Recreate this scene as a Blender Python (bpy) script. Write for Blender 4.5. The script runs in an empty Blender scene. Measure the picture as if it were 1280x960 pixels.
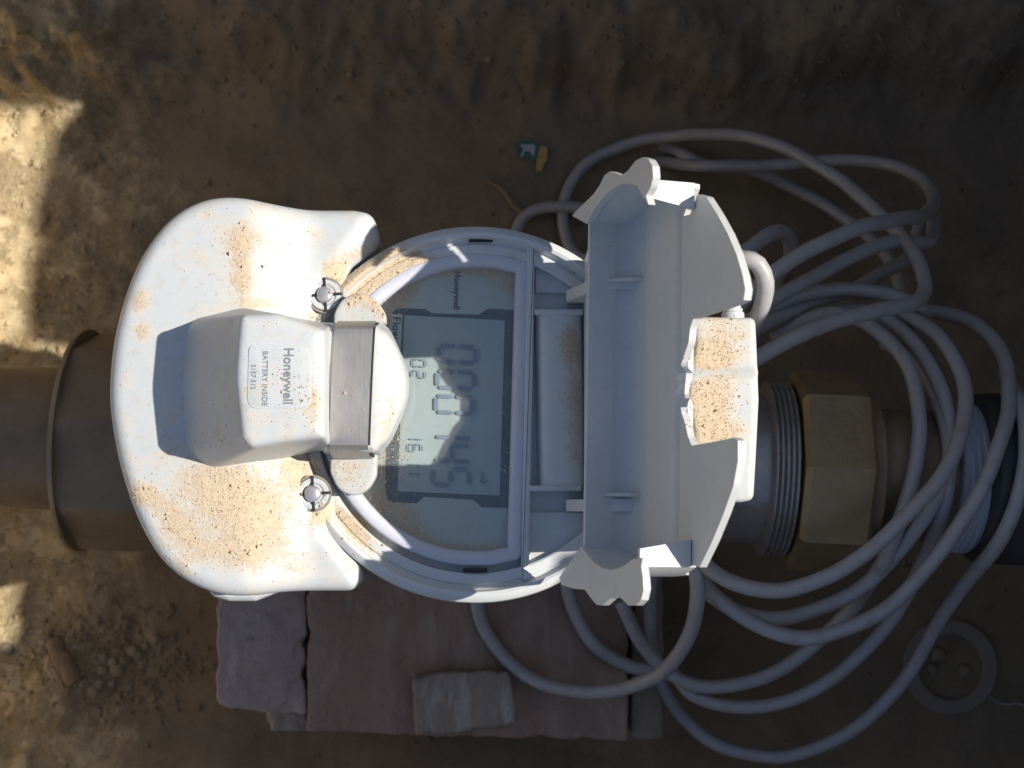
import bpy, bmesh, math, random
import numpy as np
from mathutils import Vector, Matrix, noise
from mathutils.geometry import delaunay_2d_cdt
from mathutils.bvhtree import BVHTree

# ---------------------------------------------------------------- camera, sky, sun, exposure
# All lengths below are written in millimetres and turned into metres (MM) when a mesh is made.
MM = 0.001
random.seed(7); np.random.seed(7)
scene = bpy.context.scene
COL = scene.collection
TILT = math.radians(5.0)
H0 = 450.0
CAM = np.array([0.0, -H0*math.tan(TILT), H0])
FPX = 1800.0
cd = bpy.data.cameras.new('camera'); cam = bpy.data.objects.new('camera', cd); COL.objects.link(cam)
cam.location = CAM*MM; cam.rotation_euler = (TILT, 0, 0)
cd.sensor_width = 36.0; cd.lens = 36.0*FPX/1280.0
cd.clip_start = 0.01; cd.clip_end = 100.0
cd.dof.use_dof = True; cd.dof.focus_distance = 0.442; cd.dof.aperture_fstop = 24.0
scene.camera = cam

SUN_EL = math.radians(44.0); SUN_AZ = math.radians(2.2)      # azimuth from +X towards +Y
w = bpy.data.worlds.new('World'); scene.world = w; w.use_nodes = True
nt = w.node_tree
sky = nt.nodes.new('ShaderNodeTexSky'); sky.sky_type = 'NISHITA'; sky.sun_disc = False
sky.sun_elevation = SUN_EL; sky.sun_rotation = math.pi/2-SUN_AZ
bg = nt.nodes['Background']; nt.links.new(sky.outputs[0], bg.inputs[0]); bg.inputs[1].default_value = 0.08
sd = bpy.data.lights.new('sun', 'SUN'); sd.energy = 4.2; sd.angle = math.radians(0.53); sd.color = (1.0, 0.945, 0.86)
so = bpy.data.objects.new('sun', sd); COL.objects.link(so)
sv = Vector((math.cos(SUN_EL)*math.cos(SUN_AZ), math.cos(SUN_EL)*math.sin(SUN_AZ), math.sin(SUN_EL)))
so.rotation_euler = sv.to_track_quat('Z', 'Y').to_euler(); so.location = sv*2
scene.view_settings.view_transform = 'Standard'; scene.view_settings.look = 'None'
scene.view_settings.exposure = 0.55; scene.view_settings.gamma = 1.0
scene.view_settings.use_curve_mapping = False

# ---------------------------------------------------------------- helpers
ct, st = math.cos(TILT), math.sin(TILT)
def raydir(px, py):
    a, b, c = (px-640)/FPX, -(py-480)/FPX, -1.0
    return np.array([a, b*ct-c*st, b*st+c*ct])
def P(px, py, z):
    d = raydir(px, py); t = (z-CAM[2])/d[2]
    return (CAM[0]+d[0]*t, CAM[1]+d[1]*t, z)
def P2(px, py, z): return P(px, py, z)[:2]
def project(p):
    q = np.asarray(p, float)-CAM
    x = q[..., 0]; y = q[..., 1]*ct+q[..., 2]*st; z = -q[..., 1]*st+q[..., 2]*ct
    return np.stack([640-FPX*x/z, 480+FPX*y/z], -1)
# lid frame: u runs up the open lid, v along the hinge, w towards its inner side
LT = math.radians(15.0); LZ = math.radians(-1.2)
LO = np.array([36.8, -2.5, 23.0])
LV = np.array([-math.sin(LZ), math.cos(LZ), 0]); LX = np.array([math.cos(LZ), math.sin(LZ), 0])
LU = LX*math.sin(LT)+np.array([0, 0, math.cos(LT)]); LW = -LX*math.cos(LT)+np.array([0, 0, math.sin(LT)])
def L3(u, v, w_): return tuple(LO+LU*u+LV*v+LW*w_)
def LP(px, py, w_=0.0):
    d = raydir(px, py); o = CAM-(LO+LW*w_)
    A = np.array([LU, LV, -d]).T
    u, v, t = np.linalg.solve(A, o)
    return (u, v)

def tag(o, label=None, cat=None, group=None, kind=None):
    if label: o['label'] = label
    if cat: o['category'] = cat
    if group: o['group'] = group
    if kind: o['kind'] = kind
    return o
def thing(name, loc, label, cat, group=None):
    o = bpy.data.objects.new(name, None); COL.objects.link(o); o.location = Vector(loc)*MM
    o.empty_display_size = 0.01
    return tag(o, label, cat, group)
def origin_of(p):
    o = Vector((0, 0, 0))
    while p is not None:
        o += p.location; p = p.parent
    return o/MM
def mk(name, verts, faces, mat, parent=None, smooth=True, loc=None, sharp=None):
    base = origin_of(parent)
    if loc is not None: base = base+(Vector(loc)-base)
    me = bpy.data.meshes.new(name)
    me.from_pydata([((v[0]-base[0])*MM, (v[1]-base[1])*MM, (v[2]-base[2])*MM) for v in verts], [], faces)
    me.update()
    bm = bmesh.new(); bm.from_mesh(me); bmesh.ops.recalc_face_normals(bm, faces=bm.faces); bm.to_mesh(me); bm.free()
    if smooth:
        me.polygons.foreach_set('use_smooth', [True]*len(me.polygons))
        me.set_sharp_from_angle(angle=math.radians(sharp if sharp else 38))
    if mat: me.materials.append(mat)
    o = bpy.data.objects.new(name, me); COL.objects.link(o)
    if parent: o.parent = parent
    if loc is not None:
        o.location = (Vector(loc)-origin_of(parent))*MM
    return o
class Geo:
    def __init__(s): s.v = []; s.f = []
    def add(s, v, f):
        n = len(s.v); s.v += [tuple(map(float, p)) for p in v]; s.f += [tuple(i+n for i in q) for q in f]; return s
    def make(s, name, mat, parent=None, **k): return mk(name, s.v, s.f, mat, parent, **k)
def loft(rings, cap0=True, cap1=True, closed=True, wrap=False):
    n = len(rings[0]); v = [p for r in rings for p in r]; f = []
    m = len(rings)
    for i in range(m if wrap else m-1):
        a, b = i*n, ((i+1) % m)*n
        for j in range(n if closed else n-1):
            k = (j+1) % n
            f.append((a+j, a+k, b+k, b+j))
    if cap0 and not wrap: f.append(tuple(range(n-1, -1, -1)))
    if cap1 and not wrap: f.append(tuple((m-1)*n+i for i in range(n)))
    return v, f
def rpoly(corners, r, seg=8):
    """rounded polygon, r one radius or a list"""
    n = len(corners); out = []
    rs = r if isinstance(r, (list, tuple)) else [r]*n
    for i in range(n):
        p = np.array(corners[i], float)[:2]; a = np.array(corners[i-1], float)[:2]; b = np.array(corners[(i+1) % n], float)[:2]
        da = a-p; db = b-p; la = np.linalg.norm(da); lb = np.linalg.norm(db); da /= la; db /= lb
        ang = math.acos(max(-1, min(1, da@db)))
        t = min(rs[i]/max(math.tan(ang/2), 1e-3), la*.48, lb*.48)
        p0 = p+da*t; p1 = p+db*t
        for k in range(seg+1):
            s = k/seg
            out.append(tuple((1-s)**2*p0+2*s*(1-s)*p+s*s*p1))
    return out
def resample(poly, step):
    pts = [np.array(p, float)[:2] for p in poly]; out = []
    for i in range(len(pts)):
        a, b = pts[i], pts[(i+1) % len(pts)]; L = np.linalg.norm(b-a)
        if L < 1e-4: continue
        k = max(1, int(math.ceil(L/step)))
        for j in range(k): out.append(tuple(a+(b-a)*j/k))
    return out
def area(poly): return .5*sum(poly[i][0]*poly[(i+1) % len(poly)][1]-poly[(i+1) % len(poly)][0]*poly[i][1] for i in range(len(poly)))
def ccw(poly): return list(poly) if area(poly) > 0 else list(poly)[::-1]
def offset(poly, d):
    """move every vertex inwards by d (ccw polygon)"""
    p = np.array(poly); a = np.roll(p, 1, 0); b = np.roll(p, -1, 0); t = b-a
    t /= np.maximum(np.linalg.norm(t, axis=1), 1e-6)[:, None]
    nrm = np.stack([-t[:, 1], t[:, 0]], 1)
    return [tuple(q) for q in p+nrm*d]
def dist_to(poly, pts):
    P_ = np.array(poly); Q = np.roll(P_, -1, 0); pts = np.array(pts, float); best = np.full(len(pts), 1e9); ins = np.zeros(len(pts), bool)
    for a, b in zip(P_, Q):
        d = b-a; L = d@d
        if L < 1e-12: continue
        t = np.clip(((pts-a)@d)/L, 0, 1)
        best = np.minimum(best, np.linalg.norm(pts-(a+t[:, None]*d), axis=1))
        c = (a[1] > pts[:, 1]) != (b[1] > pts[:, 1])
        with np.errstate(divide='ignore', invalid='ignore'):
            xi = (b[0]-a[0])*(pts[:, 1]-a[1])/(b[1]-a[1])+a[0]
        ins ^= c & (pts[:, 0] < xi)
    return np.where(ins, best, -best)
def smooth(poly, sigma, mask=None):
    p = np.array(ccw(poly)); n = len(p); step = np.mean(np.linalg.norm(p-np.roll(p, 1, 0), axis=1)); k = int(3*sigma/step)+1; acc = np.zeros_like(p); wt = 0
    for i in range(-k, k+1):
        g = math.exp(-.5*(i*step/sigma)**2); acc += np.roll(p, i, 0)*g; wt += g
    q = acc/wt
    if mask is not None: m = mask(p)[:, None]; q = q*m+p*(1-m)
    return [tuple(a) for a in q]
def patch(outline, step, rings=(), extra=None):
    """triangulated interior; returns verts(2d), tris, index list of the outline, distance to the outline"""
    outline = ccw(outline); o = np.array(outline)
    x0, y0 = o.min(0); x1, y1 = o.max(0)
    gx = np.arange(x0, x1, step); gy = np.arange(y0, y1, step*.87)
    G = np.array([(x+(j % 2)*step*.5, y) for j, y in enumerate(gy) for x in gx])
    d = dist_to(outline, G); lim = (max(rings) if rings else 0)+step*.6
    G = [tuple(g) for g, dd in zip(G, d) if dd > lim]
    for r in rings:
        c = offset(outline, r); dd = dist_to(outline, c)
        G += [c[i] for i in range(len(c)) if abs(dd[i]-r) < .12*r+.02]
    if extra is not None:
        e_ = np.array(extra); de = dist_to(outline, e_); G = [g for g in G if np.min(np.abs(np.unique(e_[:, 0])-g[0])) > .45]+[tuple(q) for q, dq in zip(e_, de) if dq > .35]
    pts = [Vector(p) for p in outline]+[Vector(p) for p in G]
    n = len(outline)
    edges = [(i, (i+1) % n) for i in range(n)]
    vo, eo, fo, ov, oe, of = delaunay_2d_cdt(pts, edges, [], 1, 1e-3)
    idx = {}
    for k, l in enumerate(ov):
        for q in l: idx[q] = k
    V = np.array([tuple(v) for v in vo])
    return V, [tuple(f) for f in fo], [idx[i] for i in range(n)], dist_to(outline, V)
def fil(d, r):
    d = np.clip(d, 0, r); return r-np.sqrt(np.maximum(r*r-(r-d)**2, 0))
def dome(outline, ztop, r, zbot, step=1.2, base=None, nside=4):
    """solid with a rounded upper edge; ztop number or f(xy array); base outline for sloping sides"""
    outline = ccw(outline)
    V, F, idx, d = patch(outline, step, rings=[r*q for q in (.08, .25, .5, .8)])
    zt = ztop(V) if callable(ztop) else np.full(len(V), float(ztop))
    z = zt-fil(np.maximum(d, 0), r)
    v = [(a[0], a[1], b) for a, b in zip(V, z)]; f = list(F)
    bo = np.array(ccw(base)) if base is not None else np.array(outline)
    prev = idx
    for k in range(1, nside+1):
        s = k/nside; cur = []
        for i, q in enumerate(idx):
            p = V[q]*(1-s)+bo[i]*s
            cur.append(len(v)); v.append((p[0], p[1], z[q]*(1-s)+zbot*s))
        n = len(idx)
        f += [(prev[i], cur[i], cur[(i+1) % n], prev[(i+1) % n]) for i in range(n)]
        prev = cur
    f.append(tuple(reversed(prev)))
    return v, f
def ringsweep(outline, prof):
    outline = ccw(outline)
    return loft([[(x, y, z) for x, y in offset(outline, d)] for d, z in prof], wrap=True)
def lathe(prof, c, n=64, axis='Z', caps=True, wrap=False):
    """prof: (radius, height)"""
    rings = []
    for r, h in prof:
        ring = []
        for i in range(n):
            a = 2*math.pi*i/n; x, y = r*math.cos(a), r*math.sin(a)
            ring.append((c[0]+x, c[1]+y, c[2]+h) if axis == 'Z' else ((c[0]+h, c[1]+x, c[2]+y) if axis == 'X' else (c[0]+x, c[1]+h, c[2]+y)))
        rings.append(ring)
    return loft(rings, caps, caps, wrap=wrap)
def prism(poly, z0, z1, b=0.0):
    poly = ccw(poly)
    if b <= 0: return loft([[(x, y, z0) for x, y in poly], [(x, y, z1) for x, y in poly]])
    rr = [[(x, y, z0) for x, y in poly]]
    for k in range(4):
        a = k/3*math.pi/2
        rr.append([(x, y, z1-b+b*math.sin(a)) for x, y in offset(poly, b-b*math.cos(a))])
    return loft(rr)
def box(c, s, b=.4, seg=2, rot=0.0):
    bm = bmesh.new(); bmesh.ops.create_cube(bm, size=1)
    for v in bm.verts: v.co = Vector((v.co.x*s[0], v.co.y*s[1], v.co.z*s[2]))
    if b > 0: bmesh.ops.bevel(bm, geom=bm.edges[:]+bm.verts[:], offset=b, segments=seg, profile=.5, affect='EDGES')
    R = Matrix.Rotation(rot, 3, 'Z'); out = [tuple(R@v.co+Vector(c)) for v in bm.verts]; f = [tuple(v.index for v in q.verts) for q in bm.faces]
    bm.free(); return out, f
def spline(pts, step=2.0):
    p = [Vector(q) for q in pts]; p = [p[0]*2-p[1]]+p+[p[-1]*2-p[-2]]; out = []
    for i in range(1, len(p)-2):
        n = max(2, int((p[i+1]-p[i]).length/step))
        t0, t1, t2, t3 = 0, (p[i]-p[i-1]).length**.5, 0, 0
        t2 = t1+max((p[i+1]-p[i]).length, 1e-3)**.5; t3 = t2+max((p[i+2]-p[i+1]).length, 1e-3)**.5
        for k in range(n):
            t = t1+(t2-t1)*k/n
            A1 = p[i-1]*((t1-t)/(t1-t0))+p[i]*((t-t0)/(t1-t0)); A2 = p[i]*((t2-t)/(t2-t1))+p[i+1]*((t-t1)/(t2-t1)); A3 = p[i+1]*((t3-t)/(t3-t2))+p[i+2]*((t-t2)/(t3-t2))
            B1 = A1*((t2-t)/(t2-t0))+A2*((t-t0)/(t2-t0)); B2 = A2*((t3-t)/(t3-t1))+A3*((t-t1)/(t3-t1))
            out.append(B1*((t2-t)/(t2-t1))+B2*((t-t1)/(t2-t1)))
    out.append(p[-2]); return out
def tube(pts, r, n=12, step=2.0, raw=False):
    c = [Vector(q) for q in pts] if raw else spline(pts, step)
    t = (c[1]-c[0]).normalized(); a = t.orthogonal().normalized(); rings = []
    for i, q in enumerate(c):
        tn = ((c[min(i+1, len(c)-1)]-c[max(i-1, 0)]) or t).normalized()
        a = (a-tn*a.dot(tn)).normalized(); b = tn.cross(a)
        rad = r(i/(len(c)-1)) if callable(r) else r
        rings.append([tuple(q+a*rad*math.cos(2*math.pi*k/n)+b*rad*math.sin(2*math.pi*k/n)) for k in range(n)])
    return loft(rings)
def text(name, s, size, px, py, z, mat, parent, bold=0.0, sx=1.0, rot=-math.pi/2, off=0.0):
    cu = bpy.data.curves.new(name, 'FONT'); cu.body = s; cu.size = size*MM; cu.extrude = .06*MM; cu.offset = bold*MM
    cu.align_x = 'CENTER'; cu.align_y = 'CENTER'; cu.space_character = 1.02
    tmp = bpy.data.objects.new(name, cu); COL.objects.link(tmp)
    dg = bpy.context.evaluated_depsgraph_get(); me = bpy.data.meshes.new_from_object(tmp.evaluated_get(dg))
    bpy.data.objects.remove(tmp); me.name = name; me.materials.clear(); me.materials.append(mat)
    R = Matrix.Rotation(rot, 4, 'Z')@Matrix.Diagonal((sx, 1, 1, 1)); me.transform(R)
    o = bpy.data.objects.new(name, me); COL.objects.link(o); o.parent = parent
    o.location = (Vector(P(px, py, z))-origin_of(parent))*MM
    return o

# ---------------------------------------------------------------- materials
def lin(c): return tuple(((x/255)/12.92 if x/255 < .04045 else ((x/255+.055)/1.055)**2.4) for x in c)
class M_:
    def __init__(s, name):
        s.m = bpy.data.materials.new(name); s.m.use_nodes = True; s.t = s.m.node_tree; s.b = s.t.nodes['Principled BSDF']
        s.geo = s.n('NewGeometry'); s.pos = s.geo.outputs['Position']
    def n(s, typ, **k):
        x = s.t.nodes.new('ShaderNode'+typ)
        for a, v in k.items(): setattr(x, a, v)
        return x
    def l(s, a, b): s.t.links.new(a, b)
    def noise(s, scale, detail=4, rough=.55, vec=None, stretch=None):
        v = vec or s.pos
        if stretch:
            mp = s.n('Mapping'); mp.inputs['Scale'].default_value = stretch; s.l(v, mp.inputs[0]); v = mp.outputs[0]
        x = s.n('TexNoise'); x.inputs['Scale'].default_value = scale; x.inputs['Detail'].default_value = detail; x.inputs['Roughness'].default_value = rough
        s.l(v, x.inputs['Vector']); return x.outputs['Fac']
    def ramp(s, fac, stops):
        r = s.n('ValToRGB'); e = r.color_ramp.elements
        while len(e) < len(stops): e.new(.5)
        for q, (p, c) in zip(e, stops):
            q.position = p; q.color = (*c, 1) if isinstance(c, tuple) else (c, c, c, 1)
        s.l(fac, r.inputs[0]); return r.outputs[0]
    def mix(s, fac, a, b, mode='MIX'):
        x = s.n('Mix', data_type='RGBA', blend_type=mode)
        for sock, v in ((0, fac), (6, a), (7, b)):
            if isinstance(v, (int, float)): x.inputs[sock].default_value = v
            elif isinstance(v, tuple): x.inputs[sock].default_value = (*v, 1)
            else: s.l(v, x.inputs[sock])
        return x.outputs[2]
    def math(s, op, a, b=0.0):
        x = s.n('Math', operation=op)
        for i, v in enumerate((a, b)):
            if isinstance(v, (int, float)): x.inputs[i].default_value = v
            else: s.l(v, x.inputs[i])
        return x.outputs[0]
    def col(s, c):
        if isinstance(c, tuple): s.b.inputs['Base Color'].default_value = (*c, 1)
        else: s.l(c, s.b.inputs['Base Color'])
    def rough(s, r):
        if isinstance(r, (int, float)): s.b.inputs['Roughness'].default_value = r
        else: s.l(r, s.b.inputs['Roughness'])
    def bump(s, h, dist, strength=1.0, prev=None):
        x = s.n('Bump'); x.inputs['Distance'].default_value = dist*MM; x.inputs['Strength'].default_value = strength
        s.l(h, x.inputs['Height'])
        if prev is not None: s.l(prev, x.inputs['Normal'])
        s.l(x.outputs[0], s.b.inputs['Normal']); return x.outputs[0]
SAND = (.59, .475, .335)
def plastic(name, col, rough=.42, grime=.25, dust=True, spec=.5, film=.5):
    m = M_(name)
    g = m.noise(45, 5, .6); f = m.noise(260, 4, .6); fine = m.noise(1500, 3, .6)
    base = m.mix(m.ramp(g, [(.35, .0), (.75, 1.0)]), col, tuple(c*.93 for c in col))
    base = m.mix(m.math('MULTIPLY', m.ramp(f, [(.52, .0), (.72, 1.0)]), grime), base, tuple(c*q for c, q in zip(col, (.80, .72, .60))))
    specks = m.ramp(m.noise(900, 2, .5), [(.70, 0.0), (.74, 1.0)])
    base = m.mix(m.math('MULTIPLY', specks, grime*1.2), base, (.25, .18, .11))
    if dust:
        at = m.n('Attribute', attribute_name='dust')
        brk = m.math('ADD', m.math('MULTIPLY', at.outputs['Fac'], 1.0), m.math('ADD', m.math('MULTIPLY', m.math('SUBTRACT', m.noise(650, 6, .8), .5), 1.9), m.math('MULTIPLY', m.math('SUBTRACT', m.noise(110, 4, .6), .5), 1.7)))
        mask = m.ramp(brk, [(.44, 0.0), (.96, 1.0)])
        thin = m.math('MULTIPLY', m.ramp(brk, [(.05, 0.0), (.5, 1.0)]), film*.5)
        sandc = m.mix(m.noise(700, 4, .7), tuple(c*.72 for c in SAND), tuple(min(1, c*1.25) for c in SAND))
        base = m.mix(thin, base, tuple(c*1.15 for c in SAND))
        base = m.mix(mask, base, sandc)
        m.rough(m.math('ADD', m.math('MULTIPLY', mask, .5), rough))
        b1 = m.bump(m.math('MULTIPLY', mask, m.noise(1100, 4, .7)), .5, .6)
        m.bump(fine, .05, .35, b1)
    else:
        m.rough(rough); m.bump(fine, .05, .35)
    m.col(base); m.b.inputs['Specular IOR Level'].default_value = spec
    m.b.inputs['Subsurface Weight'].default_value = .0
    return m.m
MW = plastic('white_plastic', (.535, .558, .565), .42, .35, film=1.0)
ML = plastic('lid_plastic', (.61, .61, .595), .45, .2, dust=False)
MG = plastic('register_plastic', (.60, .62, .62), .40, .3)
MT = plastic('grey_tab_plastic', (.50, .515, .51), .5, .3)
MB = plastic('bezel_plastic', (.56, .57, .63), .38, .2)
MD = plastic('dial_paint', (.50, .53, .47), .5, .2)
def simple(name, col, rough=.5, metal=0.0, bumpd=.1, sc=400, var=.2):
    m = M_(name); m.col(m.mix(m.noise(sc*.2, 5, .6), tuple(c*(1-var) for c in col), tuple(min(1, c*(1+var)) for c in col)))
    m.rough(rough); m.b.inputs['Metallic'].default_value = metal; m.bump(m.noise(sc, 4, .6), bumpd, .6); return m.m
MFR = simple('lcd_frame_print', (.095, .115, .125), .45, bumpd=.01)
MLC = simple('lcd_reflector', (.40, .45, .43), .35, bumpd=.01, var=.03)
MSEG = simple('lcd_segment', (.19, .24, .30), .4, bumpd=.0, var=.0)
MINK = simple('black_ink', (.05, .055, .06), .5, bumpd=.0)
MINKG = simple('grey_ink', (.20, .21, .23), .5, bumpd=.0)
MPAP = simple('white_print', (.62, .64, .60), .5, bumpd=.02, var=.05)
MDARK = simple('dark_gap', (.018, .018, .018), .6)
def strapmat():
    m = M_('brushed_strap_metal'); f = m.noise(240, 5, .65, stretch=(6, .6, 1)); g = m.noise(70, 4, .6)
    m.col(m.mix(f, (.30, .285, .275), (.52, .50, .48))); m.b.inputs['Metallic'].default_value = .75
    m.rough(m.math('ADD', m.math('MULTIPLY', g, .25), .38)); m.bump(f, .06, .4); return m.m
MST = strapmat()
MSCR = simple('screw_metal', (.55, .54, .55), .35, .6, var=.1)
def cablemat():
    m = M_('grey_cable_sheath'); a = m.noise(30, 4, .6); d = m.noise(160, 5, .65)
    c = m.mix(a, (.36, .35, .35), (.44, .43, .435)); c = m.mix(m.math('MULTIPLY', m.ramp(d, [(.5, 0.0), (.75, 1.0)]), .45), c, (.23, .18, .13))
    m.col(c); m.rough(.34); m.bump(m.noise(500, 3, .6), .08, .5); return m.m
MCAB = cablemat()
def soilmat():
    m = M_('pit_earth'); a = m.noise(9, 5, .6); b = m.noise(60, 6, .65); c = m.noise(420, 5, .7); e = m.noise(16, 3, .5)
    col = m.mix(m.ramp(a, [(.3, 0.0), (.7, 1.0)]), (.25, .185, .115), (.29, .22, .145))
    col = m.mix(m.ramp(b, [(.35, 0.0), (.7, 1.0)]), col, (.325, .25, .16))
    col = m.mix(m.math('MULTIPLY', m.ramp(c, [(.55, 0.0), (.75, 1.0)]), .4), col, (.12, .10, .078))
    col = m.mix(m.math('MULTIPLY', m.ramp(e, [(.45, 0.0), (.62, 1.0)]), .35), col, (.15, .132, .115))
    # sunlit patch painted into the earth: paler, warmer tan towards the left side
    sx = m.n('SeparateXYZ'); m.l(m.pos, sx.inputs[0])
    lit_tan = m.ramp(m.math('ADD', m.math('MULTIPLY', sx.outputs['X'], -4.6), m.math('MULTIPLY', m.math('SUBTRACT', b, .5), .55)), [(.78, 0.0), (1.05, 1.0)])
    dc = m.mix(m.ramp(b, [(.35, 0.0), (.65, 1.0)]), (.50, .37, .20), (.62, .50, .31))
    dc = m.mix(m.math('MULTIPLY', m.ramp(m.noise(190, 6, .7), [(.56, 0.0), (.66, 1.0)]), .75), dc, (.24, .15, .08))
    col = m.mix(lit_tan, col, dc)
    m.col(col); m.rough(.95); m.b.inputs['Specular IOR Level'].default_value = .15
    b1 = m.bump(b, 2.2, .4); b2 = m.bump(c, .7, .5, b1); b3 = m.bump(m.noise(1500, 3, .7), .35, .6, b2)
    pit = m.ramp(m.noise(38, 8, .72), [(.36, 0.0), (.52, 1.0)]); m.bump(m.math('MULTIPLY', m.math('ADD', lit_tan, .3), pit), 2.6, .75, b3); return m.m
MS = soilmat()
def brickmat(name, c0, c1, chalk, streak=(1, 1, 1)):
    m = M_(name); a = m.noise(40, 6, .65, stretch=streak); b = m.noise(260, 5, .7); s = m.noise(90, 5, .6, stretch=(1.6, .35, 1))
    col = m.mix(m.ramp(a, [(.3, 0.0), (.7, 1.0)]), c0, c1)
    col = m.mix(m.math('MULTIPLY', m.ramp(s, [(.52, 0.0), (.68, 1.0)]), .6), col, chalk)
    col = m.mix(m.math('MULTIPLY', m.ramp(b, [(.6, 0.0), (.75, 1.0)]), .6), col, tuple(q*.35 for q in c0))
    m.col(col); m.rough(.92); b1 = m.bump(a, 2.6, .8); m.bump(b, 1.2, 1.0, b1); return m.m
MBR = brickmat('red_brick', (.30, .19, .14), (.41, .295, .225), (.46, .40, .32), (1.8, .5, 1))
MCO = brickmat('grey_concrete', (.34, .27, .23), (.50, .42, .37), (.56, .51, .45))
MCH = brickmat('mortared_brick', (.30, .235, .19), (.38, .32, .26), (.62, .60, .55))
def brass(name, c0, c1, metal=.5, ro=.5):
    m = M_(name); a = m.noise(50, 6, .65); b = m.noise(350, 5, .65)
    col = m.mix(m.ramp(a, [(.3, 0.0), (.7, 1.0)]), c0, c1); col = m.mix(m.math('MULTIPLY', m.ramp(b, [(.5, 0.0), (.72, 1.0)]), .5), col, (.30, .235, .155))
    m.col(col); m.b.inputs['Metallic'].default_value = metal; m.rough(m.math('ADD', m.math('MULTIPLY', a, .35), ro-.15)); m.bump(b, .35, .6); return m.m
MBS = brass('dusty_brass', (.30, .215, .11), (.42, .32, .18), .4, .36)
MGM = brass('dull_grey_metal', (.34, .32, .30), (.44, .42, .40), .45, .3)
MPI = brass('dirty_pipe_paint', (.20, .135, .075), (.29, .205, .12), .15, .5)
MBK = simple('black_pipe_plastic', (.06, .06, .06), .5, bumpd=.3, sc=300, var=.5)
MTP = simple('white_thread_tape', (.50, .52, .56), .5, bumpd=.4, sc=250, var=.12)
MRB = brass('dusty_rubber', (.24, .21, .18), (.32, .285, .24), 0, .75)
def glassmat():
    m = M_('clear_cover_glass'); t = m.t; t.nodes.remove(m.b)
    tr = m.n('BsdfTransparent'); tr.inputs[0].default_value = (.97, .99, 1, 1); gl = m.n('BsdfGlossy'); gl.inputs['Roughness'].default_value = .08
    df = m.n('BsdfDiffuse'); df.inputs[0].default_value = (.60, .55, .45, 1)
    fr = m.n('LayerWeight'); fr.inputs[0].default_value = .5; m1 = m.n('MixShader'); m.l(m.math('ADD', m.math('MULTIPLY', m.math('POWER', fr.outputs['Facing'], 4.0), .6), .045), m1.inputs[0]); m.l(tr.outputs[0], m1.inputs[1]); m.l(gl.outputs[0], m1.inputs[2])
    m2 = m.n('MixShader'); f = m.ramp(m.noise(130, 6, .7), [(.35, .01), (.8, .09)]); m.l(f, m2.inputs[0]); m.l(m1.outputs[0], m2.inputs[1]); m.l(df.outputs[0], m2.inputs[2])
    m.l(m2.outputs[0], t.nodes['Material Output'].inputs[0]); return m.m
MGL = glassmat()
def grainmat():
    m = M_('sand_grain'); r = m.noise(900, 1, .5)
    c = m.ramp(r, [(.3, (.40, .27, .14)), (.42, (.60, .45, .27)), (.55, (.70, .60, .44)), (.66, (.56, .37, .21)), (.78, (.42, .36, .28))])
    m.col(c); m.rough(.8); return m.m
MGR = grainmat()

# ---------------------------------------------------------------- dust on the moulded parts
BLOBS = [  # px, py, rx, ry, angle, weight
 (285, 622, 54, 44, 20, .86), (330, 660, 44, 38, 40, .52), (300, 620, 110, 80, 20, .22), (300, 320, 60, 60, 0, .16), (220, 560, 60, 50, 0, .12), (365, 480, 40, 50, 0, .18), (205, 640, 52, 13, 42, .8), (240, 685, 42, 18, 25, .6), (225, 715, 30, 14, 60, .5),
 (178, 618, 14, 12, 0, .7), (300, 690, 20, 18, 0, .6), (385, 700, 50, 14, -30, .25), (300, 320, 13, 38, 8, .65), (295, 300, 22, 16, 0, .45), (305, 360, 10, 26, 0, .5),
 (320, 380, 30, 7, 0, .5), (176, 376, 11, 12, 0, .6), (178, 414, 9, 11, 0, .65), (160, 470, 6, 14, 0, .3), (425, 345, 16, 14, 20, .95), (412, 335, 10, 8, 0, .5),
 (376, 585, 22, 22, 10, 1.1), (402, 640, 14, 18, 0, .9), (395, 400, 14, 12, 30, .8), (378, 495, 22, 18, -20, .75), (350, 466, 12, 12, 0, .5), (318, 488, 10, 14, 0, .45),
 (393, 520, 10, 26, 0, .5), (330, 405, 16, 5, 0, .3), (370, 270, 30, 14, 0, .12), (398, 290, 14, 10, 0, .3),
 (470, 350, 40, 38, 0, 1.2), (492, 345, 26, 24, 0, 1.0), (455, 330, 26, 14, -30, .7), (500, 330, 26, 14, -25, .9), (490, 375, 14, 40, 0, .7), (580, 336, 66, 11, 0, .7), (628, 350, 18, 26, 0, .45),
 (500, 560, 15, 50, -10, 1.0), (486, 600, 12, 36, 0, .9), (470, 640, 26, 26, 30, .9), (440, 660, 28, 12, 40, .75), (510, 668, 34, 12, 25, .9), (580, 690, 44, 8, 0, .9),
 (635, 560, 7, 70, 3, .35), (470, 690, 40, 9, 32, .5), (440, 590, 26, 22, 0, .6), (434, 490, 15, 11, 0, .6), (440, 390, 7, 26, 0, .3),
 (496, 352, 20, 34, 35, .9), (520, 336, 40, 14, -12, .7), (494, 650, 26, 22, 40, 1.1), (530, 682, 50, 10, 14, 1.1), (600, 690, 40, 7, -4, .9), (590, 333, 60, 9, 3, .8), (640, 345, 12, 26, 0, .6), (718, 480, 13, 100, 0, .75), (705, 430, 14, 20, 0, .4), (690, 660, 14, 10, 0, .3),
 (902, 425, 30, 32, 0, .85), (885, 445, 26, 14, 0, 1.1), (892, 500, 30, 46, 0, .95), (878, 520, 18, 30, 0, 1.1), (905, 540, 26, 14, 0, .9)]
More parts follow.
